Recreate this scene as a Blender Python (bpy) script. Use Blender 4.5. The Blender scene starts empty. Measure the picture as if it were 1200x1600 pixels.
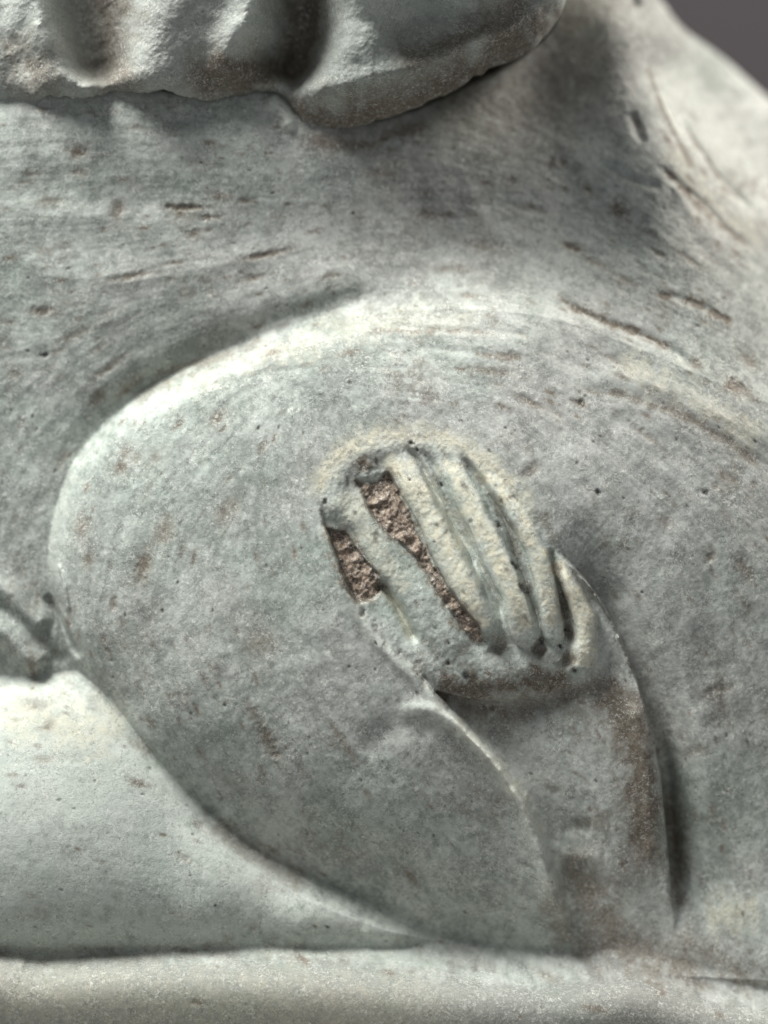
import bpy, math
import numpy as np
from mathutils import Vector

S = 0.0002            # metres per modelling unit (1 unit = 0.2 mm of stone)
rng = np.random.default_rng(7)
sc = bpy.context.scene

# ------------------------------------------------------------------ camera
def W(u, v, h=0.0):
    """statue units (u right, v down, h out of the stone) -> world metres"""
    return ((u - 600) * S, -h * S, (800 - v) * S + 0.34)

D = 0.90
cam_d = bpy.data.cameras.new('camera')
cam = bpy.data.objects.new('camera', cam_d)
sc.collection.objects.link(cam)
sc.camera = cam
cam.location = (0, -D - 90 * S, 0.34)
cam.rotation_euler = (math.radians(90), 0, 0)
cam_d.sensor_fit = 'VERTICAL'
cam_d.sensor_height = 32
cam_d.sensor_width = 24
cam_d.lens = 32 * D / (1600 * S)
cam_d.clip_start = 0.05
cam_d.clip_end = 20
cam_d.dof.use_dof = True
cam_d.dof.focus_distance = D
cam_d.dof.aperture_fstop = cam_d.lens / 42.0

# ------------------------------------------------------------------ light
world = bpy.data.worlds.new('World')
sc.world = world
world.use_nodes = True
bg = world.node_tree.nodes['Background']
bg.inputs[0].default_value = (0.80, 0.83, 0.86, 1)
bg.inputs[1].default_value = 0.27

def area(name, loc, target, size, power, col):
    d = bpy.data.lights.new(name, 'AREA')
    d.shape = 'RECTANGLE'
    d.size, d.size_y = size
    d.energy = power
    d.color = col
    o = bpy.data.objects.new(name, d)
    sc.collection.objects.link(o)
    o.location = loc
    o.rotation_euler = (Vector(target) - Vector(loc)).to_track_quat('-Z', 'Y').to_euler()
    return o

area('gallery_key_lamp', (-0.62, -0.42, 1.50), (0, 0, 0.34), (0.50, 0.50), 40, (0.99, 1.0, 0.965))
area('gallery_side_lamp', (0.85, 0.16, 1.26), (0.06, 0, 0.36), (0.36, 0.36), 20.0, (1.0, 0.945, 0.875))

sc.view_settings.view_transform = 'Standard'
sc.view_settings.look = 'None'
sc.view_settings.exposure = 0.07
sc.view_settings.gamma = 1.0

# ------------------------------------------------------------------ tools
def axis(a, b, lo, hi, fine, coarse):
    x = list(np.arange(lo, hi + 0.01, fine))
    left, right = [], []
    p, st = lo, fine
    while p > a:
        st = min(coarse, st * 1.25); p -= st; left.append(p)
    p, st = hi, fine
    while p < b:
        st = min(coarse, st * 1.25); p += st; right.append(p)
    return np.array(left[::-1] + x + right)

us = axis(-330, 1560, -20, 1220, 1.7, 14)
vs = axis(-330, 1760, -20, 1620, 1.7, 14)
U, V = np.meshgrid(us, vs)
shape = U.shape

def smooth01(x):
    x = np.clip(x, 0, 1)
    return x * x * (3 - 2 * x)

def sstep(a, b, x):
    return smooth01((x - a) / (b - a))

def curve(pts, step=9.0):
    P = np.array(pts, float)
    if len(P) < 3:
        n = max(2, int(np.hypot(*(P[1] - P[0])) / step))
        t = np.linspace(0, 1, n)[:, None]
        return P[0] * (1 - t) + P[1] * t
    Q = np.vstack([2 * P[0] - P[1], P, 2 * P[-1] - P[-2]])
    out = []
    for i in range(1, len(Q) - 2):
        p0, p1, p2, p3 = Q[i - 1], Q[i], Q[i + 1], Q[i + 2]
        n = max(2, int(np.hypot(*(p2 - p1)[:2]) / step))
        for k in range(n):
            t = k / n
            out.append(0.5 * ((2 * p1) + (-p0 + p2) * t + (2 * p0 - 5 * p1 + 4 * p2 - p3) * t * t
                              + (-p0 + 3 * p1 - 3 * p2 + p3) * t ** 3))
    out.append(Q[-2])
    return np.array(out)

def dist(C, X, Y):
    """distance, side (+ = right of travel as seen on screen, v down), parameter 0..1"""
    best = np.full(X.shape, 1e18)
    side = np.zeros(X.shape)
    tt = np.zeros(X.shape)
    seg = np.hypot(np.diff(C[:, 0]), np.diff(C[:, 1]))
    cum = np.concatenate([[0], np.cumsum(seg)])
    L = cum[-1]
    for i in range(len(C) - 1):
        ax, ay = C[i, :2]
        dx, dy = C[i + 1, :2] - C[i, :2]
        l2 = dx * dx + dy * dy + 1e-9
        px, py = X - ax, Y - ay
        t = np.clip((px * dx + py * dy) / l2, 0, 1)
        d2 = (px - t * dx) ** 2 + (py - t * dy) ** 2
        m = d2 < best
        best = np.where(m, d2, best)
        side = np.where(m, dx * py - dy * px, side)
        tt = np.where(m, (cum[i] + t * seg[i]) / L, tt)
    return np.sqrt(best), np.sign(side), tt

def window(C, margin):
    i0 = np.searchsorted(us, C[:, 0].min() - margin); i1 = np.searchsorted(us, C[:, 0].max() + margin)
    j0 = np.searchsorted(vs, C[:, 1].min() - margin); j1 = np.searchsorted(vs, C[:, 1].max() + margin)
    return slice(max(j0, 0), j1), slice(max(i0, 0), i1)

cu = np.arange(-345, 1590, 7.0); cv = np.arange(-345, 1790, 7.0)
CU, CV = np.meshgrid(cu, cv)
def upsample(A):
    x = (us - cu[0]) / 7.0; y = (vs - cv[0]) / 7.0
    i = np.clip(x.astype(int), 0, len(cu) - 2); j = np.clip(y.astype(int), 0, len(cv) - 2)
    fx = (x - i)[None, :]; fy = (y - j)[:, None]
    a = A[j][:, i]; b = A[j][:, i + 1]; c = A[j + 1][:, i]; d = A[j + 1][:, i + 1]
    return (a * (1 - fx) + b * fx) * (1 - fy) + (c * (1 - fx) + d * fx) * fy

def sdf_line(pts):
    """signed distance to an open line on the whole grid (coarse, upsampled)"""
    d, s, _ = dist(curve(pts, 20), CU, CV)
    return upsample(d * s)

def inside(poly, X, Y):
    r = np.zeros(X.shape, bool)
    n = len(poly)
    for i in range(n):
        x1, y1 = poly[i][:2]; x2, y2 = poly[(i + 1) % n][:2]
        c = ((y1 > Y) != (y2 > Y))
        with np.errstate(divide='ignore', invalid='ignore'):
            xi = (x2 - x1) * (Y - y1) / (y2 - y1 + 1e-12) + x1
        r ^= c & (X < xi)
    return r

def sdf_poly(pts):
    P = curve(list(pts) + [pts[0]], 12)
    d, _, _ = dist(P, CU, CV)
    return upsample(np.where(inside(P, CU, CV), d, -d))

def rbf(pts):
    P = np.array(pts, float)
    x, y, z = P[:, 0] / 1000, P[:, 1] / 1000, P[:, 2]
    def phi(r2):
        return 0.5 * r2 * np.log(r2 + 1e-12)
    n = len(P)
    A = np.zeros((n + 3, n + 3))
    A[:n, :n] = phi((x[:, None] - x) ** 2 + (y[:, None] - y) ** 2) + np.eye(n) * 1e-4
    A[:n, n] = 1; A[:n, n + 1] = x; A[:n, n + 2] = y
    A[n:, :n] = A[:n, n:].T
    w = np.linalg.solve(A, np.concatenate([z, [0, 0, 0]]))
    X, Y = CU / 1000, CV / 1000
    R = w[n] + w[n + 1] * X + w[n + 2] * Y
    for i in range(n):
        R = R + w[i] * phi((X - x[i]) ** 2 + (Y - y[i]) ** 2)
    return upsample(R)

def noise_at(X, Y, cell, seed):
    r = np.random.default_rng(seed)
    T = r.standard_normal((256, 256)).astype(np.float32)
    x = X / cell + 1000; y = Y / cell + 1000
    i = np.floor(x).astype(int); j = np.floor(y).astype(int)
    fx = smooth01(x - i); fy = smooth01(y - j)
    i0 = i & 255; i1 = (i + 1) & 255; j0 = j & 255; j1 = (j + 1) & 255
    return ((T[j0, i0] * (1 - fx) + T[j0, i1] * fx) * (1 - fy) + (T[j1, i0] * (1 - fx) + T[j1, i1] * fx) * fy)

def fractal(X, Y, cell, seed, octs=3, gain=0.5):
    a, o = 0, 1.0
    for k in range(octs):
        c, s = math.cos(0.6 * k + 0.3), math.sin(0.6 * k + 0.3)
        a = a + o * noise_at(c * X - s * Y, s * X + c * Y, cell / 2 ** k, seed + k)
        o *= gain
    return a

def smax(a, b, k):
    h = np.clip(0.5 + 0.5 * (a - b) / k, 0, 1)
    return b * (1 - h) + a * h + k * h * (1 - h)

# -------------------------------------------------------------- body forms
H_body = rbf([
    (-300, -200, 0), (-300, 300, -5), (-300, 700, -10), (-300, 1000, -20),
    (0, 60, 0), (0, 170, 32), (0, 300, 22), (0, 450, 16), (0, 600, 8), (0, 760, 6), (0, 900, 6), (0, 1000, 8), (0, 1050, 0), (70, 1060, -4), (-200, 1050, 0),
    (150, 170, 33), (160, 330, 14), (150, 480, 12), (130, 620, 0),
    (300, 60, -10), (300, 170, 27), (300, 300, 14), (300, 420, 10), (300, 530, -4),
    (440, 190, 16), (500, 225, 14), (560, 232, -6), (690, 200, -52), (690, 120, -96), (450, 320, 2), (450, 440, 10),
    (600, 80, -90), (600, 220, -34), (600, 330, -24), (600, 430, -12), (600, 520, 30),
    (760, 0, -130), (760, 120, -92), (760, 230, -54), (760, 340, -38), (760, 440, -14),
    (880, -200, -260), (880, 0, -150), (880, 120, -108), (880, 230, -68), (880, 340, -46), (880, 450, -12),
    (970, 0, -120), (970, 120, -84), (970, 230, -60), (980, 360, -36),
    (1010, 30, -118), (1040, 130, -100), (1080, 240, -74),
    (1080, 60, -190), (1150, 150, -215), (1160, 260, -150), (1210, 350, -130), (1100, 400, -30),
    (1200, 460, -50), (1080, 520, 20), (1200, 620, 14),
    (1500, 500, -240), (1500, 900, -60), (1400, 300, -300),
    (400, 900, -60), (900, 900, -40), (0, 1300, -120), (600, 1500, -120), (1200, 1500, -60),
])

H_knee = rbf([
    (75, 880, 40), (110, 1000, 46), (150, 700, 48), (250, 600, 50), (400, 545, 50), (560, 510, 44), (700, 500, 38),
    (200, 850, 86), (300, 720, 84), (450, 620, 76), (600, 560, 66), (750, 520, 52), (850, 520, 44),
    (350, 900, 108), (500, 760, 100), (480, 900, 116), (620, 640, 84), (760, 620, 78), (900, 600, 58),
    (180, 1100, 36), (240, 1120, 66), (360, 1080, 108), (500, 1080, 120), (640, 1150, 112),
    (320, 1260, 16), (450, 1250, 74), (600, 1280, 82), (740, 1280, 78),
    (440, 1370, -18), (600, 1400, 6), (760, 1400, 36), (860, 1450, 20),
    (600, 1465, -24), (760, 1490, -16), (900, 1500, -6),
    (760, 900, 108), (860, 760, 96), (950, 880, 88), (1000, 700, 78), (1050, 620, 54), (1200, 720, 50),
    (1050, 950, 82), (1120, 800, 84), (1200, 900, 78), (1100, 1050, 62), (1200, 1150, 46),
    (1080, 1250, 26), (1180, 1300, 14), (1100, 1400, -6), (1200, 1420, 4), (1080, 1480, 10), (1200, 1500, 16),
    (1500, 800, 0), (1500, 1400, -20), (1200, 560, 10), (1000, 520, 24),
])
knee_line = [(-40, 1330), (60, 1160), (72, 1040), (66, 900), (78, 810), (111, 724), (188, 646), (294, 584), (404, 532), (505, 500),
             (620, 482), (740, 480), (860, 492), (960, 525), (1080, 575), (1200, 625), (1560, 760)]
kl = sdf_line(knee_line)                       # + = knee side
e = 17 + 13 * sstep(300, 700, U)
knee_in = np.clip(kl, 0, None)
H_knee = H_knee - 34 * np.exp(-(knee_in / e) ** 1.4) * (1 - 0.8 * sstep(430, 700, U)) - np.clip(-kl, 0, 300) * (2.2 - 1.4 * sstep(380, 700, U))
# lower left rim of the knee, turning under towards the stone behind it
low_line = [(40, 900), (92, 960), (128, 1040), (185, 1125), (238, 1200), (290, 1268), (350, 1328), (430, 1385), (520, 1430),
            (620, 1468), (720, 1492), (860, 1516), (1010, 1530), (1200, 1545), (1560, 1560)]
ll = -sdf_line(low_line)                       # + = above the line
lw = 13 + 30 * sstep(330, 700, U)
H_knee = H_knee - 12 * np.exp(-(np.clip(ll, 0, None) / lw) ** 1.5) * (1 - 0.6 * sstep(500, 900, U)) \
    - np.clip(-ll, 0, 200) * (1.2 + 0.2 * sstep(500, 900, U))

EU = np.array([-330, -60, 0, 50, 75, 110, 140, 160, 250, 330, 400, 432, 444, 456, 470, 500, 540, 600, 650, 700, 760, 820, 860, 885, 905, 930, 980])
EV = np.array([140, 150, 150, 152, 142, 146, 144, 134, 142, 143, 133, 132, 146, 166, 182, 192, 190, 176, 158, 134, 104, 72, 38, 0, -64, -160, -330])
under = np.interp(U, EU, EV) - V              # the torso runs back behind the hanging drapery
H_body = H_body - 150 * sstep(4, 70, under) * (U < 960)
k_join = 10 + 46 * sstep(380, 760, U) + 20 * sstep(850, 1100, U)
# hollow that runs round outside the rim
hollow = 17 * np.exp(-((kl + 20) / 26) ** 2) * sstep(60, 200, U) * (1 - 0.9 * sstep(520, 720, U))
H = smax(H_body - hollow, H_knee, k_join)

# lower left: the smooth lap beside the knee, and the foot ledge
lin = np.clip(-ll, 0, None)                     # distance into the lap from its upper edge
top_in = np.clip(V - (1062 - 0.02 * U + 5 * np.sin(U / 23)), -200, None)
H_low = rbf([
    (-300, 1060, 0), (0, 1080, 24), (60, 1080, 28), (112, 1078, 20), (140, 1100, 34), (185, 1150, 48), (290, 1285, 56), (430, 1400, 48), (620, 1475, 14),
    (0, 1150, 72), (120, 1170, 72), (0, 1260, 112), (150, 1280, 100), (0, 1380, 112), (180, 1390, 96), (300, 1370, 72), (0, 1450, 92), (160, 1460, 72),
    (0, 1495, 50), (160, 1495, 40), (320, 1440, 66), (320, 1495, 30), (470, 1460, 44), (470, 1500, 14), (640, 1500, -10), (900, 1560, -60),
    (-300, 1400, 120), (-300, 1500, 60)])
H_low = H_low - 16 * np.exp(-(lin / 14) ** 1.2) * (1 - 0.6 * sstep(350, 600, U)) - 2.2 * np.clip(ll, 0, 200) - 2.0 * np.clip(-top_in, 0, 200) \
    - 18 * np.exp(-(np.clip(top_in, 0, None) / 16) ** 1.2) * sstep(220, 100, U)
is_low = H_low > H
H = smax(H, H_low, 9)

# foot ledge across the bottom
base_line = [(-330, 1488), (0, 1492), (60, 1502), (200, 1497), (380, 1499), (560, 1508), (700, 1522), (860, 1531), (1000, 1526),
             (1070, 1546), (1200, 1572), (1560, 1610)]
bl = sdf_line(base_line)                       # + = below the line
bi = np.clip(bl, 0, None)
H_base = 44 + 92 * (1 - np.exp(-(bi / 24) ** 1.1)) + 0.12 * np.minimum(bi, 30) - 0.38 * np.clip(bi - 26, 0, 90) - np.clip(-bl, 0, 200) * 2.5 + 14 * sstep(60, -120, U)
H_base = H_base - 34 * sstep(850, 1150, U)
is_base = H_base > H
H = smax(H, H_base, 24 + 60 * sstep(850, 1100, U))
is_base_lbl = bl > 0

# small folds at the left edge
def ridge(pts, width, height, power=2.0, taper=(0.12, 0.12), X=None):
    """adds a ridge (or groove when height < 0) along a line; width may be (start, end)"""
    global H
    C = curve(pts, 8)
    w0, w1 = (width if isinstance(width, tuple) else (width, width))
    sl = window(C, 4 * max(w0, w1))
    d, s, t = dist(C, U[sl], V[sl])
    w = w0 + (w1 - w0) * t
    tp = smooth01(t / max(taper[0], 1e-3)) * smooth01((1 - t) / max(taper[1], 1e-3))
    H[sl] += height * tp * np.exp(-(d / w) ** power)

def cliff(pts, drop, sharp, decay, side=1, taper=(0.15, 0.15)):
    """lowers the stone on one side of a line by drop, easing back over decay"""
    global H
    C = curve(pts, 8)
    sl = window(C, 3.2 * decay)
    d, s, t = dist(C, U[sl], V[sl])
    sd = d * s * side
    tp = smooth01(t / max(taper[0], 1e-3)) * smooth01((1 - t) / max(taper[1], 1e-3))
    H[sl] -= drop * tp * smooth01((sd + sharp * 0.3) / sharp) * np.exp(-(np.clip(sd, 0, None) / decay) ** 1.6)

ridge([(410, 140), (436, 162), (456, 196)], 13, 16, taper=(.2, .2))
ridge([(-80, 880), (0, 925), (30, 958), (70, 985)], 16, 16)
ridge([(-80, 960), (-5, 990), (30, 1025), (62, 1052)], 20, 26)
ridge([(-60, 930), (10, 968), (50, 1010), (100, 1045)], 12, -6)
ridge([(60, 930), (90, 985), (118, 1035)], 7, -10)
ridge([(86, 880), (97, 920), (102, 960)], 4, 6)

# far slope on the right: grooves, edge and silhouette
cliff([(1012, -60), (1024, 0), (1036, 60), (1058, 130), (1086, 190), (1116, 240)], 44, 9, 60, side=-1, taper=(0.02, 0.5))
cliff([(1070, 120), (1100, 180), (1140, 240), (1200, 300)], 14, 10, 34, side=-1, taper=(0.3, 0.1))
sil = sdf_line([(900, -400), (1004, -160), (1064, -66), (1106, -20), (1172, 20), (1250, 84), (1370, 190), (1560, 400)])
so = np.clip(-sil, 0, None)
s_in = np.clip(sil, 0, None)
H = H - 60 * np.exp(-(s_in / 26) ** 1.2) - np.minimum(so * 2.0 + so ** 2 * 0.05, 900)

# ------------------------------------------------- the pocket with the hand
pocket = [(498, 772), (515, 728), (560, 694), (630, 680), (705, 690), (768, 728), (822, 786), (862, 846), (905, 896), (950, 958),
          (986, 1035), (1012, 1110), (1034, 1200), (1048, 1300), (1055, 1390), (1062, 1470), (1010, 1510), (930, 1500),
          (893, 1450), (872, 1385), (848, 1318), (822, 1258), (782, 1198), (738, 1148), (700, 1108), (668, 1066), (630, 1028),
          (590, 985), (556, 940), (532, 885), (512, 832)]
pk = sdf_poly(pocket)                         # + inside
# the surface to the right falls away behind the sleeve
right_edge = [(850, 850), (905, 896), (950, 958), (986, 1035), (1012, 1110), (1034, 1200), (1048, 1300), (1056, 1390), (1064, 1480)]
cliff(right_edge, 46, 7, 50, side=-1, taper=(0.22, 0.3))
ridge([(1036, 1130), (1058, 1240), (1066, 1330), (1070, 1430)], 14, -32, taper=(0.35, 0.3))
# sleeve channel
sleeve = rbf([(700, 1110, 74), (760, 1120, 62), (850, 1110, 58), (930, 1080, 60), (985, 1060, 66),
              (770, 1180, 62), (850, 1190, 60), (930, 1180, 62), (1000, 1160, 62), (1030, 1200, 48),
              (830, 1270, 48), (890, 1280, 46), (950, 1280, 50), (1000, 1280, 48), (1044, 1300, 26),
              (870, 1360, 20), (930, 1380, 22), (990, 1380, 32), (1045, 1390, 22),
              (900, 1450, -4), (960, 1470, -2), (1020, 1450, 14), (960, 1520, 0), (1060, 1500, 12),
              (600, 1000, 80), (700, 900, 74), (600, 760, 66), (800, 900, 70), (850, 1000, 64), (940, 980, 66), (700, 1050, 66), (800, 1060, 62), (540, 820, 76),
              (700, 700, 66)])
pk = pk + 2.0 * fractal(U, V, 36, 81, 4)
edge_w = 8 + 14 * sstep(1080, 1300, V) * (U < 940)
wp = smooth01((pk + edge_w * 0.5) / edge_w)
# the rim of the pocket: slightly raised lip on the left
flush = sstep(80, 12, pk) * sstep(20, -30, V - (815 + 0.26 * (U - 520)))
flush = np.maximum(flush, 0.8 * sstep(800, 700, V - 0.45 * (U - 600)) * (V < 900))
HK = H.copy()
HK = HK + 15 * np.exp(-((U - 780) ** 2 + (V - 930) ** 2) / 115.0 ** 2) * smooth01((pk + 4) / 40)
floor_ = HK - 19
in_hand = sstep(1085, 1000, V - 0.02 * U)
sleeve = sleeve * (1 - in_hand) + floor_ * in_hand
sleeve = sleeve * (1 - flush) + (H - 0.5) * flush
wp = wp * sstep(-2, -85, bl) * (1 - sstep(1400, 1500, V) * sstep(960, 1040, U))
H = H * (1 - wp) + sleeve * wp
label = np.zeros(shape, np.int8)      # 0 torso 1 knee 2 lap 3 base 4 sleeve 5 hand 6.. fingers 12 shoulder
label[(kl > 0) & (H_knee > H_body)] = 1
label[(ll < 0) & (kl < 1e9) & (U < 700) & (V > 1000)] = 2
label[(V > 1058 + 0.0 * U) & (U < 135) & (ll < 0)] = 2
label[is_base_lbl] = 3
label[(pk > 0) & ((V > 1010) | ((V > 890) & (U > 860)))] = 4
label[(sil > -1e9) & (U > 1015) & (V < 420) & (sdf_line([(1012, -330), (1024, 0), (1036, 60), (1058, 130), (1086, 190), (1140, 260), (1230, 340), (1560, 520)]) < 0)] = 12
hand_poly = [(498, 772), (515, 728), (560, 694), (630, 680), (705, 690), (768, 728), (822, 786), (862, 846), (905, 896), (950, 958),
             (962, 1010), (935, 1062), (880, 1078), (820, 1090), (760, 1086), (715, 1078), (668, 1062), (630, 1028),
             (590, 985), (556, 940), (532, 885), (512, 832)]
hp = sdf_poly(hand_poly)
label[hp > 0] = 5

# knuckle shelf below the fingers, overhanging the sleeve
C = curve([(672, 1040), (730, 1052), (800, 1050), (865, 1036), (915, 1030)], 8)
sl = window(C, 130)
d, s, t = dist(C, U[sl], V[sl])
shelf = HK[sl] - 9 - 0.006 * d ** 2
shelf = np.where(d > 40, HK[sl] - 18.6 - (d - 40) * 1.6, shelf)
H[sl] = smax(H[sl], np.where(hp[sl] > -10, shelf, -999), 8)

finger_defs = [
    # line (u, v, crest), half widths start/end, flatness
    ([(507, 800, 66), (530, 860, 62), (552, 925, 66), (590, 985, 76), (640, 1030, 84), (690, 1056, 86)], (15, 24), 0.55),
    ([(536, 742, 84), (575, 815, 90), (615, 880, 94), (655, 945, 98), (695, 1000, 100), (722, 1040, 96)], (26, 34), 0.55),
    ([(612, 700, 90), (652, 765, 98), (690, 840, 104), (726, 915, 108), (756, 975, 106)], (25, 24), 0.85),
    ([(690, 702, 92), (726, 770, 100), (762, 840, 104), (796, 915, 106), (822, 990, 104)], (20, 23), 0.8),
    ([(742, 722, 90), (792, 785, 96), (832, 850, 100), (852, 915, 102), (866, 990, 100)], (16, 18), 0.6),
    ([(866, 872, 88), (893, 920, 96), (915, 968, 102), (916, 1010, 102), (908, 1038, 100)], (12, 21), 0.85),
]
best_f = np.full(shape, -1e9)
for k, (pts, (w0, w1), flat) in enumerate(finger_defs):
    C = curve(pts, 8)
    sl = window(C, 60)
    d, s, t = dist(C, U[sl], V[sl])
    zc = np.minimum(HK[sl], 134) + [-12, -7, 2, 4, 3, 3][k] - 4 * (t > 0.9) * (t - 0.9) * 10
    wob = 1 + 0.07 * noise_at(U[sl], V[sl], 26, 40 + k)
    w = (w0 + (w1 - w0) * t) * wob
    q = np.clip(d / w, 0, 3)
    prof = np.where(q < 1, (1 - q ** (2 + 2 * (1 - flat))) ** 0.65, 0) * (13 + 9 * flat) * (0.35 + 0.65 * sstep(0, 0.22, t))
    hf = zc - 17 + prof - np.clip(q - 0.97, 0, None) * w * 2.2
    m = q < 1.0
    lab = label[sl]; bf = best_f[sl]
    win = m & (hf > bf) & (hf > H[sl] - 2) & (hp[sl] > -3)
    lab[win] = 6 + k
    bf[win] = hf[win]
    H[sl] = smax(H[sl], hf, 9)

# broken places and grooves between the fingers
STAIN_SHADE = np.zeros(shape)       # raw brown core, brown stains, and painted shade
CREAM = np.zeros(shape)       # cream crust
GRIME = np.zeros(shape)       # black specks / dark dirt
PALE_LIT = np.zeros(shape)        # whitish worn stone, and light painted on bright edges
def paint(A, pts, width, amt, power=2.0, taper=(0.1, 0.1), rag=0.0, seed=0):
    C = curve(pts, 8)
    w0, w1 = (width if isinstance(width, tuple) else (width, width))
    sl = window(C, 3 * max(w0, w1))
    d, s, t = dist(C, U[sl], V[sl])
    if rag:
        d = d + rag * fractal(U[sl], V[sl], 14, 300 + seed, 3)
    w = w0 + (w1 - w0) * t
    tp = smooth01(t / max(taper[0], 1e-3)) * smooth01((1 - t) / max(taper[1], 1e-3))
    A[sl] = np.maximum(A[sl], amt * tp * np.exp(-(np.clip(d, 0, None) / w) ** power))

def broken(poly, ref, depth, seed):
    """a raw broken patch: sunk, rough, brown"""
    global H
    P = curve(list(poly) + [poly[0]], 6)
    sl = window(P, 30)
    d, _, _ = dist(P, U[sl], V[sl])
    d = np.where(inside(P, U[sl], V[sl]), d, -d) + 0.9 * noise_at(U[sl], V[sl], 12, seed)
    w = smooth01((d + 2) / 5)
    rough = 1.7 * fractal(U[sl], V[sl], 13, seed + 5, 4, 0.6)
    H[sl] = H[sl] * (1 - w) + (ref[sl] + depth + rough) * w
    STAIN_SHADE[sl] = np.maximum(STAIN_SHADE[sl], np.maximum(smooth01((d + 1 + 1.5 * noise_at(U[sl], V[sl], 5, seed + 9)) / 6), 0.7 * smooth01((d + 11 + 4 * noise_at(U[sl], V[sl], 9, seed + 3)) / 14)))
broken([(510, 826), (540, 832), (564, 866), (590, 898), (592, 926), (576, 938), (556, 936), (532, 890)], HK, -25, 61)
broken([(556, 752), (588, 752), (606, 738), (626, 772), (648, 820), (668, 862), (688, 898), (714, 934), (740, 968), (756, 994), (744, 1004),
        (716, 974), (688, 934), (664, 892), (640, 860), (610, 838), (580, 802)], HK, -17, 71)
# round stub at the top of the second gap
C = curve([(572, 722), (576, 732)], 5); sl = window(C, 60)
d, s, t = dist(C, U[sl], V[sl])
H[sl] = smax(H[sl], HK[sl] - 6 - 16 * np.clip(d / 24, 0, 3) ** 3 + 1.6 * fractal(U[sl], V[sl], 12, 5, 3), 5)
STAIN_SHADE[sl] = np.where(d < 27, STAIN_SHADE[sl] * smooth01((d - 19) / 8), STAIN_SHADE[sl])
paint(STAIN_SHADE, [(562, 712), (570, 724), (576, 736)], 13, 0.75, rag=4, seed=90)
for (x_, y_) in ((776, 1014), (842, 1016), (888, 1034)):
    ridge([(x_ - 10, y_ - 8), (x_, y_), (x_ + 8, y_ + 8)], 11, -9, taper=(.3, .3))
    paint(STAIN_SHADE, [(x_ - 12, y_ - 8), (x_, y_), (x_ + 10, y_ + 8)], 13, 0.6, rag=5, seed=x_)

ridge([(588, 905), (612, 935), (640, 985), (652, 1004)], (9, 7), -20)
ridge([(634, 694), (660, 730), (690, 790), (722, 850), (748, 900)], (6, 6), -10)
ridge([(652, 700), (676, 726), (700, 780), (740, 860), (775, 935), (800, 985)], (6, 6), -8)
ridge([(716, 705), (760, 765), (790, 815), (808, 870), (828, 930), (845, 985)], (6, 7), -12)
ridge([(858, 858), (874, 905), (884, 955), (892, 1012)], (6, 8), -11)
# lip of the knee beside the hand
ridge([(506, 800), (520, 860), (545, 930), (580, 990), (622, 1036), (664, 1080), (700, 1120)], 9, 6)
ridge([(600, 1130), (650, 1105), (700, 1120), (750, 1165), (800, 1225), (838, 1300), (866, 1390), (893, 1462)], (13, 22), 26, taper=(0.3, 0.1))
ridge([(560, 1180), (600, 1140), (640, 1125), (680, 1150)], 22, -5)
# sleeve folds
cliff([(690, 1100), (738, 1148), (782, 1198), (822, 1258), (848, 1318), (872, 1385), (896, 1455)], 20, 9, 48, side=-1, taper=(0.2, 0.15))
ridge([(700, 1092), (760, 1104), (830, 1106), (900, 1080)], 14, -8)
ridge([(985, 1090), (1008, 1160), (1022, 1260), (1028, 1360)], 16, 9)
ridge([(850, 1330), (900, 1345), (950, 1345)], 14, 5)
ridge([(880, 1300), (930, 1300)], 12, -4)

# folds over the top of the knee and on the right flank
for pts, w, h in [
    ([(600, 505), (680, 512), (760, 514), (840, 522)], 6, -3), ([(640, 540), (740, 548), (830, 556)], 6, -2.5),
    ([(560, 450), (650, 442), (745, 440)], 18, 5), ([(250, 620), (330, 600), (420, 580), (500, 572)], 6, -2.5),
    ([(870, 455), (930, 490), (1000, 515), (1060, 545), (1095, 580)], 7, -6), ([(1030, 450), (1090, 465), (1160, 500)], 6, -5),
    ([(890, 605), (960, 612), (1040, 632), (1110, 670), (1200, 728), (1260, 770)], (7, 10), -2.5),
    ([(905, 585), (990, 590), (1060, 612), (1140, 655), (1230, 700)], (16, 24), 3.5),
    ([(950, 650), (1020, 680), (1080, 690)], 10, -3),
    ([(960, 235), (1000, 262), (1050, 280)], 8, -6), ([(1040, 235), (1075, 270), (1120, 300), (1160, 340), (1210, 375)], 7, -7),
    ([(1062, 262), (1110, 330), (1200, 400)], 10, 5),
    ([(1028, 40), (1048, 120), (1075, 190), (1112, 262)], 9, -8), ([(1090, 150), (1120, 210), (1160, 262), (1220, 310)], 9, -7),
    ([(1000, 150), (1010, 180), (1022, 205)], 8, -8), ([(990, 120), (990, 200), (1000, 250)], 12, 2),
    ([(1100, 360), (1140, 400), (1200, 440)], 10, -4), ([(1120, 340), (1170, 380), (1230, 410)], 9, -3),
    ([(970, 20), (965, 100), (960, 170)], 16, 2), ([(940, 0), (930, 120), (925, 190)], 16, -8),
    ([(200, 665), (260, 620), (330, 585), (420, 545)], 10, -4),
    ([(120, 800), (130, 900), (128, 980), (160, 1070)], 12, 4),
    ([(310, 1270), (380, 1340), (450, 1380)], 10, -7), ([(330, 1260), (400, 1322), (470, 1372), (560, 1410)], 9, 4),
    ([(60, 420), (200, 430), (330, 410), (460, 370)], 16, 4), ([(0, 320), (120, 330), (260, 345)], 22, 5),
    ([(1090, 1100), (1110, 1200), (1105, 1300)], 22, 6), ([(1135, 1050), (1140, 1120), (1150, 1160)], 6, -2),
    ([(1110, 1445), (1160, 1432), (1230, 1440)], 24, 4),
    ([(560, 1462), (640, 1474), (700, 1482)], 12, 6),
]:
    ridge(pts, w, h * (0.6 if abs(h) < 9 and not isinstance(w, tuple) else 0.75))

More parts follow.
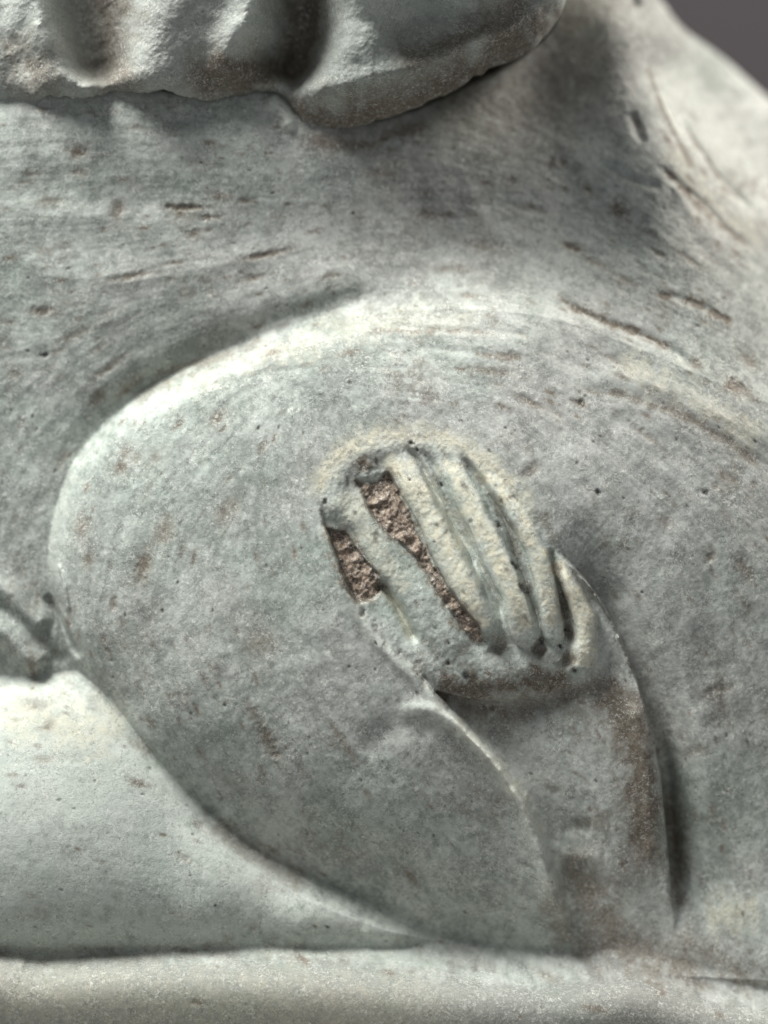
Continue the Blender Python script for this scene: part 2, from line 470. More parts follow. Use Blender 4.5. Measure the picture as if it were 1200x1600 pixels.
# ------------------------------------------------------------- flow of marks
flow_pts = [(0, 200, 0), (0, 450, 2), (0, 700, -60), (300, 250, 2), (300, 420, -8), (200, 600, -38), (450, 480, -22), (600, 300, -3), (700, 450, 0),
            (700, 540, 3), (800, 250, 8), (850, 450, 25), (950, 250, 42), (1000, 500, 25), (1100, 480, 26), (1100, 300, 46), (1150, 120, 48),
            (1150, 650, 32), (1000, 100, 78), (850, 80, 70), (100, 850, -82), (200, 850, -70), (300, 700, -45), (250, 1050, 65), (400, 1000, 72),
            (430, 1200, 62), (600, 1300, 60), (500, 750, 80), (650, 850, 60), (800, 850, 62), (850, 1250, 20), (1000, 1250, 85), (1100, 1100, 72),
            (1000, 800, 40), (1100, 900, 55), (1150, 1350, 80), (100, 1200, 0), (300, 1440, 10), (600, 1560, 2), (1000, 1560, 8), (500, 1420, 30)]
wx = np.zeros(CU.shape); wy = np.zeros(CU.shape)
for (x, y, a) in flow_pts:
    w = 1.0 / ((CU - x) ** 2 + (CV - y) ** 2 + 1500) ** 1.5
    wx += w * math.cos(2 * math.radians(a)); wy += w * math.sin(2 * math.radians(a))
ang = 0.5 * np.arctan2(wy, wx)
A2x, A2y = upsample(np.cos(2 * ang)), upsample(np.sin(2 * ang))
ANG = 0.5 * np.arctan2(A2y, A2x)
FX, FY = np.cos(ANG), np.sin(ANG)

def lic(cell, length, seed, n=13):
    acc = np.zeros(shape)
    for k in np.linspace(-1, 1, n):
        acc += noise_at(U + FX * k * length, V + FY * k * length, cell, seed)
    return acc / math.sqrt(n)
streak_f = lic(3.2, 16, 11)
streak_m = lic(6.5, 34, 12)
streak_l = lic(13, 80, 13)

soft = 1 - 0.6 * (pk > 0)
lump = fractal(U, V, 60, 21, 3)
grainy = fractal(U, V, 7, 22, 2, 0.7)
crust = np.exp(-((hp - 10) / 60) ** 2) * (hp > -60)
calm = 1 - 0.55 * ((V > 1060) & (ll < 0) & (U < 760)) - 0.3 * (bl > 0)
calm0 = H.copy()
H = H + soft * (0.06 * streak_f + 0.08 * streak_m + 0.20 * streak_l) + 0.8 * lump + 0.13 * grainy + 0.2 * fractal(U, V, 24, 24, 2)
H = calm0 + (H - calm0) * calm
H = H + (hp > -4) * 0.22 * fractal(U, V, 6, 23, 3, 0.7)

# --------------------------------------------- pits and brown marks on the stone
def flow_angle(x, y):
    i = int(np.clip((x - cu[0]) / 7, 0, len(cu) - 1)); j = int(np.clip((y - cv[0]) / 7, 0, len(cv) - 1))
    return ang[j, i]
def pit(x, y, length, width, depth, stain, grime=0.0, a=None):
    a = flow_angle(x, y) if a is None else a
    R = max(length, width) * 2.4
    i0, i1 = np.searchsorted(us, [x - R, x + R]); j0, j1 = np.searchsorted(vs, [y - R, y + R])
    if i1 - i0 < 2 or j1 - j0 < 2:
        return
    sl = (slice(j0, j1), slice(i0, i1))
    X, Y = U[sl] - x, V[sl] - y
    p = X * math.cos(a) + Y * math.sin(a); q = -X * math.sin(a) + Y * math.cos(a)
    r = np.sqrt((p / length) ** 2 + (q / width) ** 2) + 0.20 * fractal(U[sl], V[sl], max(7.0, 0.7 * width), int(x * 7 + y) % 97, 3, 0.6)
    g = np.exp(-np.clip(r, 0, None) ** 2.6)
    H[sl] -= 0.6 * depth * g
    STAIN_SHADE[sl] = np.maximum(STAIN_SHADE[sl], stain * np.exp(-(np.clip(r, 0, None) / 1.15) ** 2))
    if grime:
        GRIME[sl] = np.maximum(GRIME[sl], grime * g)

for (x, y, l, w, dp, st) in [
    (115, 230, 14, 10, 3, .7), (118, 262, 12, 7, 2, .5), (178, 322, 9, 16, 2.5, .6), (288, 316, 28, 5, 5, .85), (275, 325, 12, 7, 3, .7),
    (325, 332, 16, 4, 3, .7), (297, 358, 12, 8, 3, .6), (200, 425, 30, 5, 3, .7), (410, 391, 36, 5, 3.5, .7), (390, 428, 22, 5, 2, .5),
    (60, 481, 18, 7, 2.5, .7), (322, 216, 8, 5, 2, .6), (380, 306, 12, 5, 2, .6), (270, 404, 14, 4, 2, .6), (160, 572, 30, 5, 2.5, .6),
    (110, 518, 26, 6, 2, .5), (145, 614, 12, 8, 2.5, .6), (190, 602, 26, 6, 3, .6), (12, 580, 10, 9, 2, .5), (340, 652, 14, 8, 1, .65),
    (187, 730, 12, 9, 1.5, .7), (195, 705, 13, 8, 1.5, .5), (145, 620, 14, 8, 2, .5), (125, 825, 16, 12, 1.5, .6), (135, 875, 12, 8, 1.5, .6),
    (225, 885, 22, 10, 3, .85), (258, 828, 20, 14, 1, .55), (355, 800, 22, 13, 1, .5), (212, 715, 10, 9, 1, .4), (240, 715, 16, 8, 1, .35),
    (405, 1000, 30, 22, 1, .4), (420, 1155, 32, 9, 4, .65), (430, 1175, 14, 8, 3, .6), (395, 1110, 14, 7, 2, .5), (545, 1170, 22, 6, 2, .5),
    (525, 1140, 16, 5, 2, .5), (310, 1178, 12, 4, 2, .5), (190, 975, 8, 5, 2, .5), (175, 945, 9, 6, 2, .5), (160, 1000, 7, 5, 2, .5),
    (930, 280, 9, 6, 4, .8), (978, 315, 13, 8, 5, .85), (905, 375, 17, 6, 4, .8), (700, 323, 14, 6, 3, .6), (870, 235, 6, 9, 3, .7), (888, 236, 6, 7, 3, .7),
    (800, 266, 14, 9, 2, .5), (668, 322, 12, 9, 2, .5), (760, 372, 30, 9, 2, .4), (1012, 172, 14, 6, 1.5, .6), (1155, 602, 16, 10, 5, .9),
    (1092, 565, 9, 9, 3, .7), (910, 629, 9, 6, 4, .9), (830, 628, 20, 5, 2, .65), (770, 579, 34, 7, 1, .5), (1010, 680, 24, 5, 2, .45),
    (1108, 330, 7, 7, 4, .6), (1138, 370, 7, 6, 3, .5), (1172, 383, 6, 6, 3, .5), (1040, 385, 12, 5, 3, .6), (1030, 355, 14, 5, 2, .5),
    (1165, 890, 22, 10, 3, .6), (1110, 870, 7, 8, 3, .6), (1120, 760, 6, 6, 3, .5), (830, 735, 9, 15, 3, .45), (1040, 815, 12, 9, 2, .4),
    (1130, 1080, 8, 22, 3, .5), (1180, 757, 6, 6, 2, .5), (1090, 1180, 10, 16, 2, .4), (50, 1105, 20, 9, 4, .4), (75, 1135, 9, 8, 2, .4),
    (215, 1172, 14, 7, 2, .5), (285, 1343, 12, 6, 3, .3), (310, 1562, 12, 6, 2, .6), (285, 1492, 18, 5, 3, .5),
    (985, 430, 20, 6, 2, .5), (940, 400, 18, 6, 2, .5), (960, 560, 22, 6, 2, .4), (1090, 395, 24, 6, 3, .5), (1180, 560, 18, 8, 3, .5),
]:
    pit(x, y, l, w, dp, st)
# the long brown scores on the right flank
for pts, w, a in [([(868, 452), (930, 488), (1000, 514), (1060, 545)], 6, .9), ([(1030, 452), (1090, 466), (1160, 500)], 6, .9),
                  ([(1050, 240), (1090, 285), (1140, 325), (1200, 372)], 6, .7), ([(900, 610), (980, 618), (1060, 645)], 6, .6),
                  ([(1040, 632), (1110, 670), (1200, 728)], 9, .6), ([(570, 514), (700, 514), (790, 518)], 4, .45), ([(740, 552), (820, 556)], 5, .6),
                  ([(230, 580), (300, 562), (345, 552)], 5, .45), ([(1030, 60), (1062, 160), (1105, 250)], 7, .5), ([(1095, 160), (1160, 262), (1190, 285)], 6, .5)]:
    paint(STAIN_SHADE, pts, w, a, rag=3, seed=int(pts[0][0]))
for k in range(2200):
    x = rng.uniform(-300, 1500); y = rng.uniform(140, 1650)
    z = float(np.clip(rng.lognormal(-0.15, 0.6), 0.35, 3.2))
    dens = 1.0 if (y < 560 or x > 850 or (x < 480 and 650 < y < 1250)) else 0.35
    if rng.random() > dens or (490 < x < 960 and 670 < y < 1090):
        continue
    pit(x, y, 6.5 * z, 2.6 * z ** 0.8, 0.5 * z ** 0.7, rng.uniform(0.2, 0.7) * (1 if rng.random() < .6 else .2))
for k in range(150):      # tiny dark holes
    x = rng.uniform(-100, 1300); y = rng.uniform(180, 1500)
    pit(x, y, rng.uniform(1.8, 4.0), rng.uniform(1.2, 2.4), 2.0, 0.2, rng.uniform(.4, .9))
for (x, y, r) in [(1102, 768, 6), (643, 693, 5), (652, 703, 3), (640, 750, 3), (805, 885, 7), (815, 918, 8), (800, 880, 5), (822, 925, 6), (508, 783, 5),
                  (728, 1056, 8), (780, 822, 6), (876, 1010, 5), (845, 1000, 6), (884, 985, 4), (898, 1048, 6), (935, 770, 5), (60, 550, 8), (690, 758, 4), (700, 1035, 4)]:
    pit(x, y, r, r * 0.7, 4, 0.1, 1.0)

# ---------------------------------------------------------- colour of deposits, painted light and shade
rag = fractal(U, V, 22, 31, 4, 0.6)
def zone(poly, soft_w, amt, A, mott=0.35):
    d = sdf_poly(poly) + 10 * rag
    A[:] = np.maximum(A, amt * smooth01((d + soft_w) / (2 * soft_w)) * np.clip(1 + mott * rag, 0.1, 1.4))
# cream crust round the top of the pocket and on the finger crests
paint(CREAM, [(492, 790), (500, 755), (545, 702), (600, 682), (690, 686), (760, 722), (815, 780), (850, 840)], (14, 13), 0.9, rag=4, seed=1, power=1.6, taper=(.1, .2))
paint(CREAM, [(600, 705), (650, 770), (690, 840), (725, 915), (752, 985)], (22, 16), 1.0, rag=6, seed=2, power=2.2, taper=(.05, .02))
paint(CREAM, [(690, 710), (730, 780), (765, 850), (800, 930), (822, 990)], (13, 14), 1.0, rag=5, seed=3, taper=(.05, .05))
paint(CREAM, [(742, 722), (800, 790), (835, 860), (852, 920), (866, 985)], (12, 12), 1.0, rag=5, seed=4, taper=(.05, .05))
paint(CREAM, [(866, 872), (893, 920), (912, 968), (914, 1010), (908, 1042)], (13, 17), 1.0, rag=4, seed=5, taper=(.05, .02))
paint(CREAM, [(530, 760), (580, 850), (640, 930)], (22, 16), 0.5, rag=7, seed=6)
paint(CREAM, [(655, 735), (690, 800), (730, 870)], 9, 0.6, rag=6, seed=7)
paint(CREAM, [(460, 530), (540, 510), (660, 500), (760, 500)], 22, 0.3, rag=10, seed=8)
paint(CREAM, [(240, 622), (300, 592), (420, 552), (520, 525)], 20, 0.3, rag=12, seed=9)
paint(CREAM, [(960, 560), (1080, 620), (1200, 695)], 22, 0.5, rag=10, seed=10)
paint(CREAM, [(1060, 200), (1130, 300), (1230, 360)], 26, 0.35, rag=10, seed=11)
paint(CREAM, [(-60, 1110), (60, 1125), (200, 1150)], 34, 0.6, rag=12, seed=12)
STAIN_SHADE = np.maximum(STAIN_SHADE, 0.13 * smooth01(bl / 30))
paint(CREAM, [(-60, 1545), (200, 1560), (600, 1575), (800, 1580)], 46, 0.38, rag=12, seed=13, taper=(.05, .3))
paint(CREAM, [(700, 1120), (760, 1175), (815, 1245), (850, 1320)], 10, 0.35, rag=6, seed=14)
paint(CREAM, [(1110, 1440), (1200, 1436)], 26, 0.5, rag=10, seed=15)
paint(CREAM, [(592, 905), (620, 950), (645, 1000)], 6, 0.8, rag=3, seed=16)
# worn whites; light painted on knee rim, sleeve ridge, lap and right slope
paint(PALE_LIT, [(66, 930), (78, 820), (118, 722), (194, 650), (298, 594), (425, 542)], 11, 0.35, rag=8, seed=21)  # bright strip of the rim turned to the key light, painted in
paint(PALE_LIT, [(420, 135), (445, 165), (465, 205)], 14, 1.0, rag=4, seed=22)
paint(PALE_LIT, [(752, 930), (758, 985)], 16, 0.9, rag=4, seed=23, taper=(.3, .01))
paint(PALE_LIT, [(812, 960), (822, 1000)], 13, 0.8, rag=4, seed=24)
paint(PALE_LIT, [(862, 950), (868, 1000)], 12, 0.8, rag=4, seed=25)
paint(PALE_LIT, [(912, 985), (905, 1042)], 14, 1.0, rag=3, seed=26, taper=(.3, .01))
paint(PALE_LIT, [(556, 945), (585, 990), (630, 1035), (690, 1095)], 8, 0.7, rag=4, seed=27)
paint(PALE_LIT, [(600, 1120), (680, 1105), (760, 1175), (815, 1245), (850, 1320), (872, 1385), (893, 1462)], (10, 16), 0.95, taper=(.1, .05), rag=5, seed=28)  # painted highlight along the sleeve's left ridge
paint(PALE_LIT, [(130, 1080), (210, 1190), (300, 1320), (420, 1405), (560, 1455), (660, 1475)], 26, 0.75, rag=12, seed=29)  # lit upper edge of the lap, painted pale
paint(PALE_LIT, [(880, 600), (960, 605), (1030, 640)], 20, 0.4, rag=9, seed=30)
paint(PALE_LIT, [(540, 500), (680, 485), (820, 500)], 30, 0.12, rag=14, seed=31)
paint(PALE_LIT, [(-60, 1095), (60, 1100), (140, 1110)], 34, 0.8, rag=10, seed=40)  # light on the upward-facing lap top, painted; next stroke widens it
paint(PALE_LIT, [(-60, 1230), (80, 1240), (240, 1260)], 120, 0.5, rag=16, seed=39)
paint(PALE_LIT, [(-40, 300), (60, 310), (140, 330)], 22, 0.5, rag=10, seed=32)
paint(PALE_LIT, [(1260, 290), (1180, 220), (1100, 130), (1050, 50)], 52, 1.0, rag=12, seed=33)  # side light on the far slope, put into the colour
paint(PALE_LIT, [(920, 1350), (955, 1352)], 10, 0.8, rag=6, seed=34)
paint(PALE_LIT, [(870, 1345), (885, 1360)], 12, 0.8, rag=6, seed=35)
paint(PALE_LIT, [(-60, 1510), (100, 1515), (500, 1520), (900, 1545)], 10, 0.1, rag=6, seed=36)
# brown grime on the sleeve and knuckles; shade painted on neck and in grooves
paint(STAIN_SHADE, [(672, 1070), (740, 1075), (840, 1066), (900, 1062)], 22, 0.86, rag=9, seed=41)
paint(STAIN_SHADE, [(925, 1062), (975, 1110), (1000, 1200), (1012, 1300), (1008, 1410)], (32, 30), 0.89, rag=8, seed=42, taper=(.1, .3))
paint(STAIN_SHADE, [(880, 1330), (920, 1400), (960, 1470), (1010, 1500), (1120, 1530)], 30, 0.55, rag=12, seed=43)
paint(STAIN_SHADE, [(860, 1390), (900, 1480), (960, 1510)], 22, 0.4, rag=12, seed=44)
paint(STAIN_SHADE, [(900, 1290), (960, 1300)], 18, 0.35, rag=12, seed=45)
paint(STAIN_SHADE, [(860, 870), (882, 940), (892, 1010)], 7, 0.6, rag=3, seed=46)
paint(STAIN_SHADE, [(770, 985), (790, 1020)], 12, 0.5, rag=5, seed=47)
paint(STAIN_SHADE, [(740, 1000), (690, 1045)], 5, 0.3, rag=3, seed=48)
paint(STAIN_SHADE, [(845, 800), (870, 850)], 10, 0.4, rag=5, seed=49)
paint(STAIN_SHADE, [(1060, 1470), (1110, 1500), (1200, 1560)], 22, 0.4, rag=12, seed=50)
paint(STAIN_SHADE, [(640, 110), (800, 130), (900, 60), (890, -60)], 90, 0.45, rag=10, seed=51, taper=(.2, .02))  # darkens the neck: shade under the drapery painted as brown
paint(STAIN_SHADE, [(470, 205), (560, 212), (680, 165)], 12, 0.6, rag=6, seed=52)
paint(STAIN_SHADE, [(700, 1105), (800, 1108), (900, 1085), (960, 1080)], 22, 0.5, rag=9, seed=53)
paint(STAIN_SHADE, [(652, 705), (700, 785), (745, 870), (775, 935), (800, 985)], 4, 0.3, rag=3.5, seed=54)  # from here: dirt along grooves and creases, also painting their shade
paint(STAIN_SHADE, [(716, 708), (762, 770), (795, 820), (812, 880), (830, 940), (845, 990)], 5, 0.4, rag=3.5, seed=55)
paint(STAIN_SHADE, [(1055, 1240), (1068, 1330), (1070, 1440)], 13, 0.6, rag=4, seed=56)
paint(STAIN_SHADE, [(190, 632), (250, 596), (330, 560), (420, 518)], 8, 0.35, rag=5, seed=57)
paint(STAIN_SHADE, [(-60, 1492), (200, 1494), (420, 1496), (620, 1506)], 8, 0.2, rag=4, seed=58)
paint(STAIN_SHADE, [(320, 1290), (400, 1352), (480, 1396)], 10, 0.35, rag=5, seed=59)
for k in range(22):
    f = finger_defs[int(rng.integers(1, 6))][0]
    Cq = curve(f, 8); q = Cq[int(rng.integers(2, len(Cq) - 1))]
    pit(q[0] + rng.normal(0, 13), q[1] + rng.normal(0, 10), rng.uniform(3, 8), rng.uniform(2, 4), 2.2, rng.uniform(.2, .6), rng.uniform(0, .5))
for pts in (pocket[25:34], right_edge[:7]):
    Cq = curve(pts, 8)
    for k in range(14):
        q = Cq[int(rng.integers(0, len(Cq)))]
        pit(q[0] + rng.normal(0, 3), q[1] + rng.normal(0, 3), rng.uniform(4, 11), rng.uniform(2.5, 5), 4.5, rng.uniform(.1, .5))
clouds = smooth01((fractal(U, V, 85, 62, 4, 0.65) - 0.9) / 1.6) * smooth01((fractal(U, V, 12, 66, 3, 0.7) + 0.9) / 1.8)
STAIN_SHADE = np.maximum(STAIN_SHADE, 0.34 * clouds * (1 - is_base_lbl))
TINT = np.clip(0.5 + 0.30 * fractal(U, V, 170, 51, 4, 0.6) + 0.25 * sstep(700, 1150, U) + 0.12 * sstep(1000, 700, V) * sstep(500, 900, U) - 0.2 * sstep(500, 200, U), 0, 1)
TINT = np.clip(TINT - 0.5 * smooth01(hp / 20) - 0.5 * smooth01((-ll) / 40) * (bl < 0) * (V > 1060) * (U < 700), 0, 1)
VAL = 0.5 + 0.04 * streak_l + 0.05 * streak_m + 0.05 * streak_f + 0.13 * fractal(U, V, 120, 34, 4, 0.75) + 0.14 * rag + 0.15 * fractal(U, V, 9, 33, 3, 0.7)
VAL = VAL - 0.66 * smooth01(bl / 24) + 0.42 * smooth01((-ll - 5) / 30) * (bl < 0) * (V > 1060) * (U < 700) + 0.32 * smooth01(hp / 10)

# ------------------------------------------------------------------ material
def stone_material():
    m = bpy.data.materials.new('weathered_stone')
    m.use_nodes = True
    nt = m.node_tree; N = nt.nodes; L = nt.links
    N.clear()
    def n(t, **kw):
        x = N.new(t)
        for k, v in kw.items():
            setattr(x, k, v)
        return x
    out = n('ShaderNodeOutputMaterial'); p = n('ShaderNodeBsdfPrincipled')
    L.new(p.outputs[0], out.inputs[0])
    a1 = n('ShaderNodeAttribute', attribute_name='wear_shade'); a2 = n('ShaderNodeAttribute', attribute_name='tone')
    s1 = n('ShaderNodeSeparateColor'); s2 = n('ShaderNodeSeparateColor')
    L.new(a1.outputs['Color'], s1.inputs[0]); L.new(a2.outputs['Color'], s2.inputs[0])
    tc = n('ShaderNodeTexCoord')
    def noise(scale, detail=3, rough=0.6, dist=0.0, typ=None):
        x = n('ShaderNodeTexNoise'); x.inputs['Scale'].default_value = scale
        x.inputs['Detail'].default_value = detail; x.inputs['Roughness'].default_value = rough
        x.inputs['Distortion'].default_value = dist
        L.new(tc.outputs['Object'], x.inputs['Vector'])
        return x.outputs['Fac']
    def rng_(sock, a, b, c=0.0, d=1.0):
        x = n('ShaderNodeMapRange'); x.inputs[1].default_value = a; x.inputs[2].default_value = b
        x.inputs[3].default_value = c; x.inputs[4].default_value = d
        L.new(sock, x.inputs[0]); return x.outputs[0]
    def math_(op, a, b):
        x = n('ShaderNodeMath', operation=op)
        for i, q in enumerate((a, b)):
            if isinstance(q, (int, float)): x.inputs[i].default_value = q
            else: L.new(q, x.inputs[i])
        return x.outputs[0]
    def mix(f, a, b, mode='MIX'):
        x = n('ShaderNodeMix', data_type='RGBA', blend_type=mode)
        if isinstance(f, (int, float)): x.inputs[0].default_value = f
        else: L.new(f, x.inputs[0])
        for i, q in ((6, a), (7, b)):
            if isinstance(q, tuple): x.inputs[i].default_value = (*q, 1)
            else: L.new(q, x.inputs[i])
        return x.outputs[2]
    brown, cream, grime = s1.outputs[0], s1.outputs[1], s1.outputs[2]
    tint, val, pale = s2.outputs[0], s2.outputs[1], s2.outputs[2]
    fine = noise(1050, 4, 0.75, 1.2)
    mid = noise(420, 4, 0.65, 0.4)
    big = noise(90, 5, 0.6, 0.3)
    col = mix(rng_(big, 0.35, 0.65), (0.300, 0.370, 0.325), (0.385, 0.440, 0.400))
    col = mix(tint, col, (0.405, 0.412, 0.392))
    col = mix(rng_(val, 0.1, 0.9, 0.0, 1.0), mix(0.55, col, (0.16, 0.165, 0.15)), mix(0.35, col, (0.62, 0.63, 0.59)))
    col = mix(math_('MULTIPLY', pale, rng_(mid, 0.25, 0.6, 0.4, 1.0)), col, (0.66, 0.69, 0.63))
    col = mix(math_('MULTIPLY', cream, rng_(mid, 0.3, 0.62, 0.25, 1.0)), col, (0.70, 0.655, 0.50))
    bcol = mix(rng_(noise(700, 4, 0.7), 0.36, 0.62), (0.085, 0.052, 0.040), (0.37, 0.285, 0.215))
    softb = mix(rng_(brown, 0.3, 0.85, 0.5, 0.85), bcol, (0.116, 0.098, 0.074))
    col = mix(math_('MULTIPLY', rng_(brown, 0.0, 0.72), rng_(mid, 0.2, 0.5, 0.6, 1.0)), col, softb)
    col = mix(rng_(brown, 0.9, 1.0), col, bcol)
    col = mix(grime, col, (0.025, 0.025, 0.022))
    # sugary flecks, thicker in some patches than in others
    patch = rng_(noise(150, 4, 0.7, 0.5), 0.38, 0.62, 0.25, 1.0)
    coarse = noise(560, 5, 0.8, 1.6)
    col = mix(math_('MULTIPLY', rng_(coarse, 0.54, 0.70, 0, 0.6), patch), col, (0.72, 0.72, 0.66))
    col = mix(math_('MULTIPLY', rng_(coarse, 0.45, 0.32, 0, 0.5), patch), col, (0.13, 0.135, 0.12))
    col = mix(math_('MULTIPLY', rng_(fine, 0.53, 0.66, 0, 0.85), patch), col, (0.74, 0.73, 0.68))
    col = mix(math_('MULTIPLY', rng_(fine, 0.46, 0.34, 0, 0.70), patch), col, (0.11, 0.11, 0.10))
    L.new(col, p.inputs['Base Color'])
    p.inputs['Roughness'].default_value = 0.72
    L.new(rng_(fine, 0.3, 0.7, 0.85, 0.55), p.inputs['Roughness'])
    p.inputs['Specular IOR Level'].default_value = 0.35
    b1 = n('ShaderNodeBump'); b1.inputs['Strength'].default_value = 0.55; b1.inputs['Distance'].default_value = 0.00040
    L.new(fine, b1.inputs['Height'])
    b2 = n('ShaderNodeBump'); b2.inputs['Strength'].default_value = 0.20; b2.inputs['Distance'].default_value = 0.0009
    L.new(mid, b2.inputs['Height']); L.new(b1.outputs[0], b2.inputs['Normal'])
    L.new(b2.outputs[0], p.inputs['Normal'])
    return m
STONE = stone_material()

def link(o, parent=None):
    sc.collection.objects.link(o)
    if parent:
        o.parent = parent
    return o

root = link(bpy.data.objects.new('stone_statue', None))
root.location = W(600, 1760, -250)
root['label'] = 'weathered grey green stone statue with a small worn hand on a rounded knee'
root['category'] = 'statue'

def make_mesh(name, co, quads, normals, wear_shade, tone, parent):
    """co (n,3) world, quads (m,4), per vertex normals and colours"""
    used = np.unique(quads)
    remap = np.full(len(co), -1, np.int64); remap[used] = np.arange(len(used))
    q = remap[quads]; c = co[used]
    org = np.array(root.location) 
    me = bpy.data.meshes.new(name)
    me.vertices.add(len(c)); me.vertices.foreach_set('co', (c - org).astype(np.float32).ravel())
    me.loops.add(q.size); me.loops.foreach_set('vertex_index', q.astype(np.int32).ravel())
    me.polygons.add(len(q)); me.polygons.foreach_set('loop_start', (np.arange(len(q)) * 4).astype(np.int32))
    me.update(calc_edges=True)
    me.polygons.foreach_set('use_smooth', np.ones(len(q), bool))
    for nm, arr in (('wear_shade', wear_shade), ('tone', tone)):
        at = me.attributes.new(nm, 'FLOAT_COLOR', 'POINT')
        at.data.foreach_set('color', arr[used].astype(np.float32).ravel())
    me.materials.append(STONE)
    me.normals_split_custom_set_from_vertices(normals[used].astype(np.float32))
    o = bpy.data.objects.new(name, me)
    p = parent or root
    link(o, p)
    return o

def grid_normals(P):
    du = np.gradient(P, axis=1); dv = np.gradient(P, axis=0)
    nn = np.cross(dv, du)
    nn /= np.linalg.norm(nn, axis=2, keepdims=True) + 1e-12
    return nn

# carry the border back so the block has depth
Hm = H.copy()
Hm[0, :] = -500; Hm[-1, :] = -500; Hm[:, 0] = -500; Hm[:, -1] = -500
P = np.stack([(U - 600) * S, -Hm * S, (800 - V) * S + 0.34], axis=2)
NRM = grid_normals(P)
if NRM[200, 200, 1] > 0:
    NRM = -NRM
ny, nx = shape
idx = np.arange(ny * nx).reshape(shape)
quads = np.stack([idx[:-1, :-1], idx[1:, :-1], idx[1:, 1:], idx[:-1, 1:]], axis=2).reshape(-1, 4)
flab = np.where((so > 150)[:-1, :-1], -1, label[:-1, :-1]).ravel()
c = lambda a: np.clip(a, 0, 1).ravel()
wear_shade = np.stack([c(STAIN_SHADE), c(CREAM), c(GRIME), np.ones(ny * nx)], axis=1)
tone = np.stack([c(TINT), c(VAL), c(PALE_LIT), np.ones(ny * nx)], axis=1)
CO = P.reshape(-1, 3); NN = NRM.reshape(-1, 3)
names = {0: 'torso', 1: 'knee', 2: 'lap', 3: 'base', 12: 'shoulder', 4: 'sleeve', 5: 'hand'}
parts = {}
for k, nm in names.items():
    parts[k] = make_mesh(nm, CO, quads[flab == k], NN, wear_shade, tone, None)
for k in range(len(finger_defs)):
    q = quads[flab == 6 + k]
    if len(q):
        o = make_mesh('finger', CO, q, NN, wear_shade, tone, parts[5])
parts[5]['label'] = 'small worn hand crusted cream, with two fingers broken to brown stone'

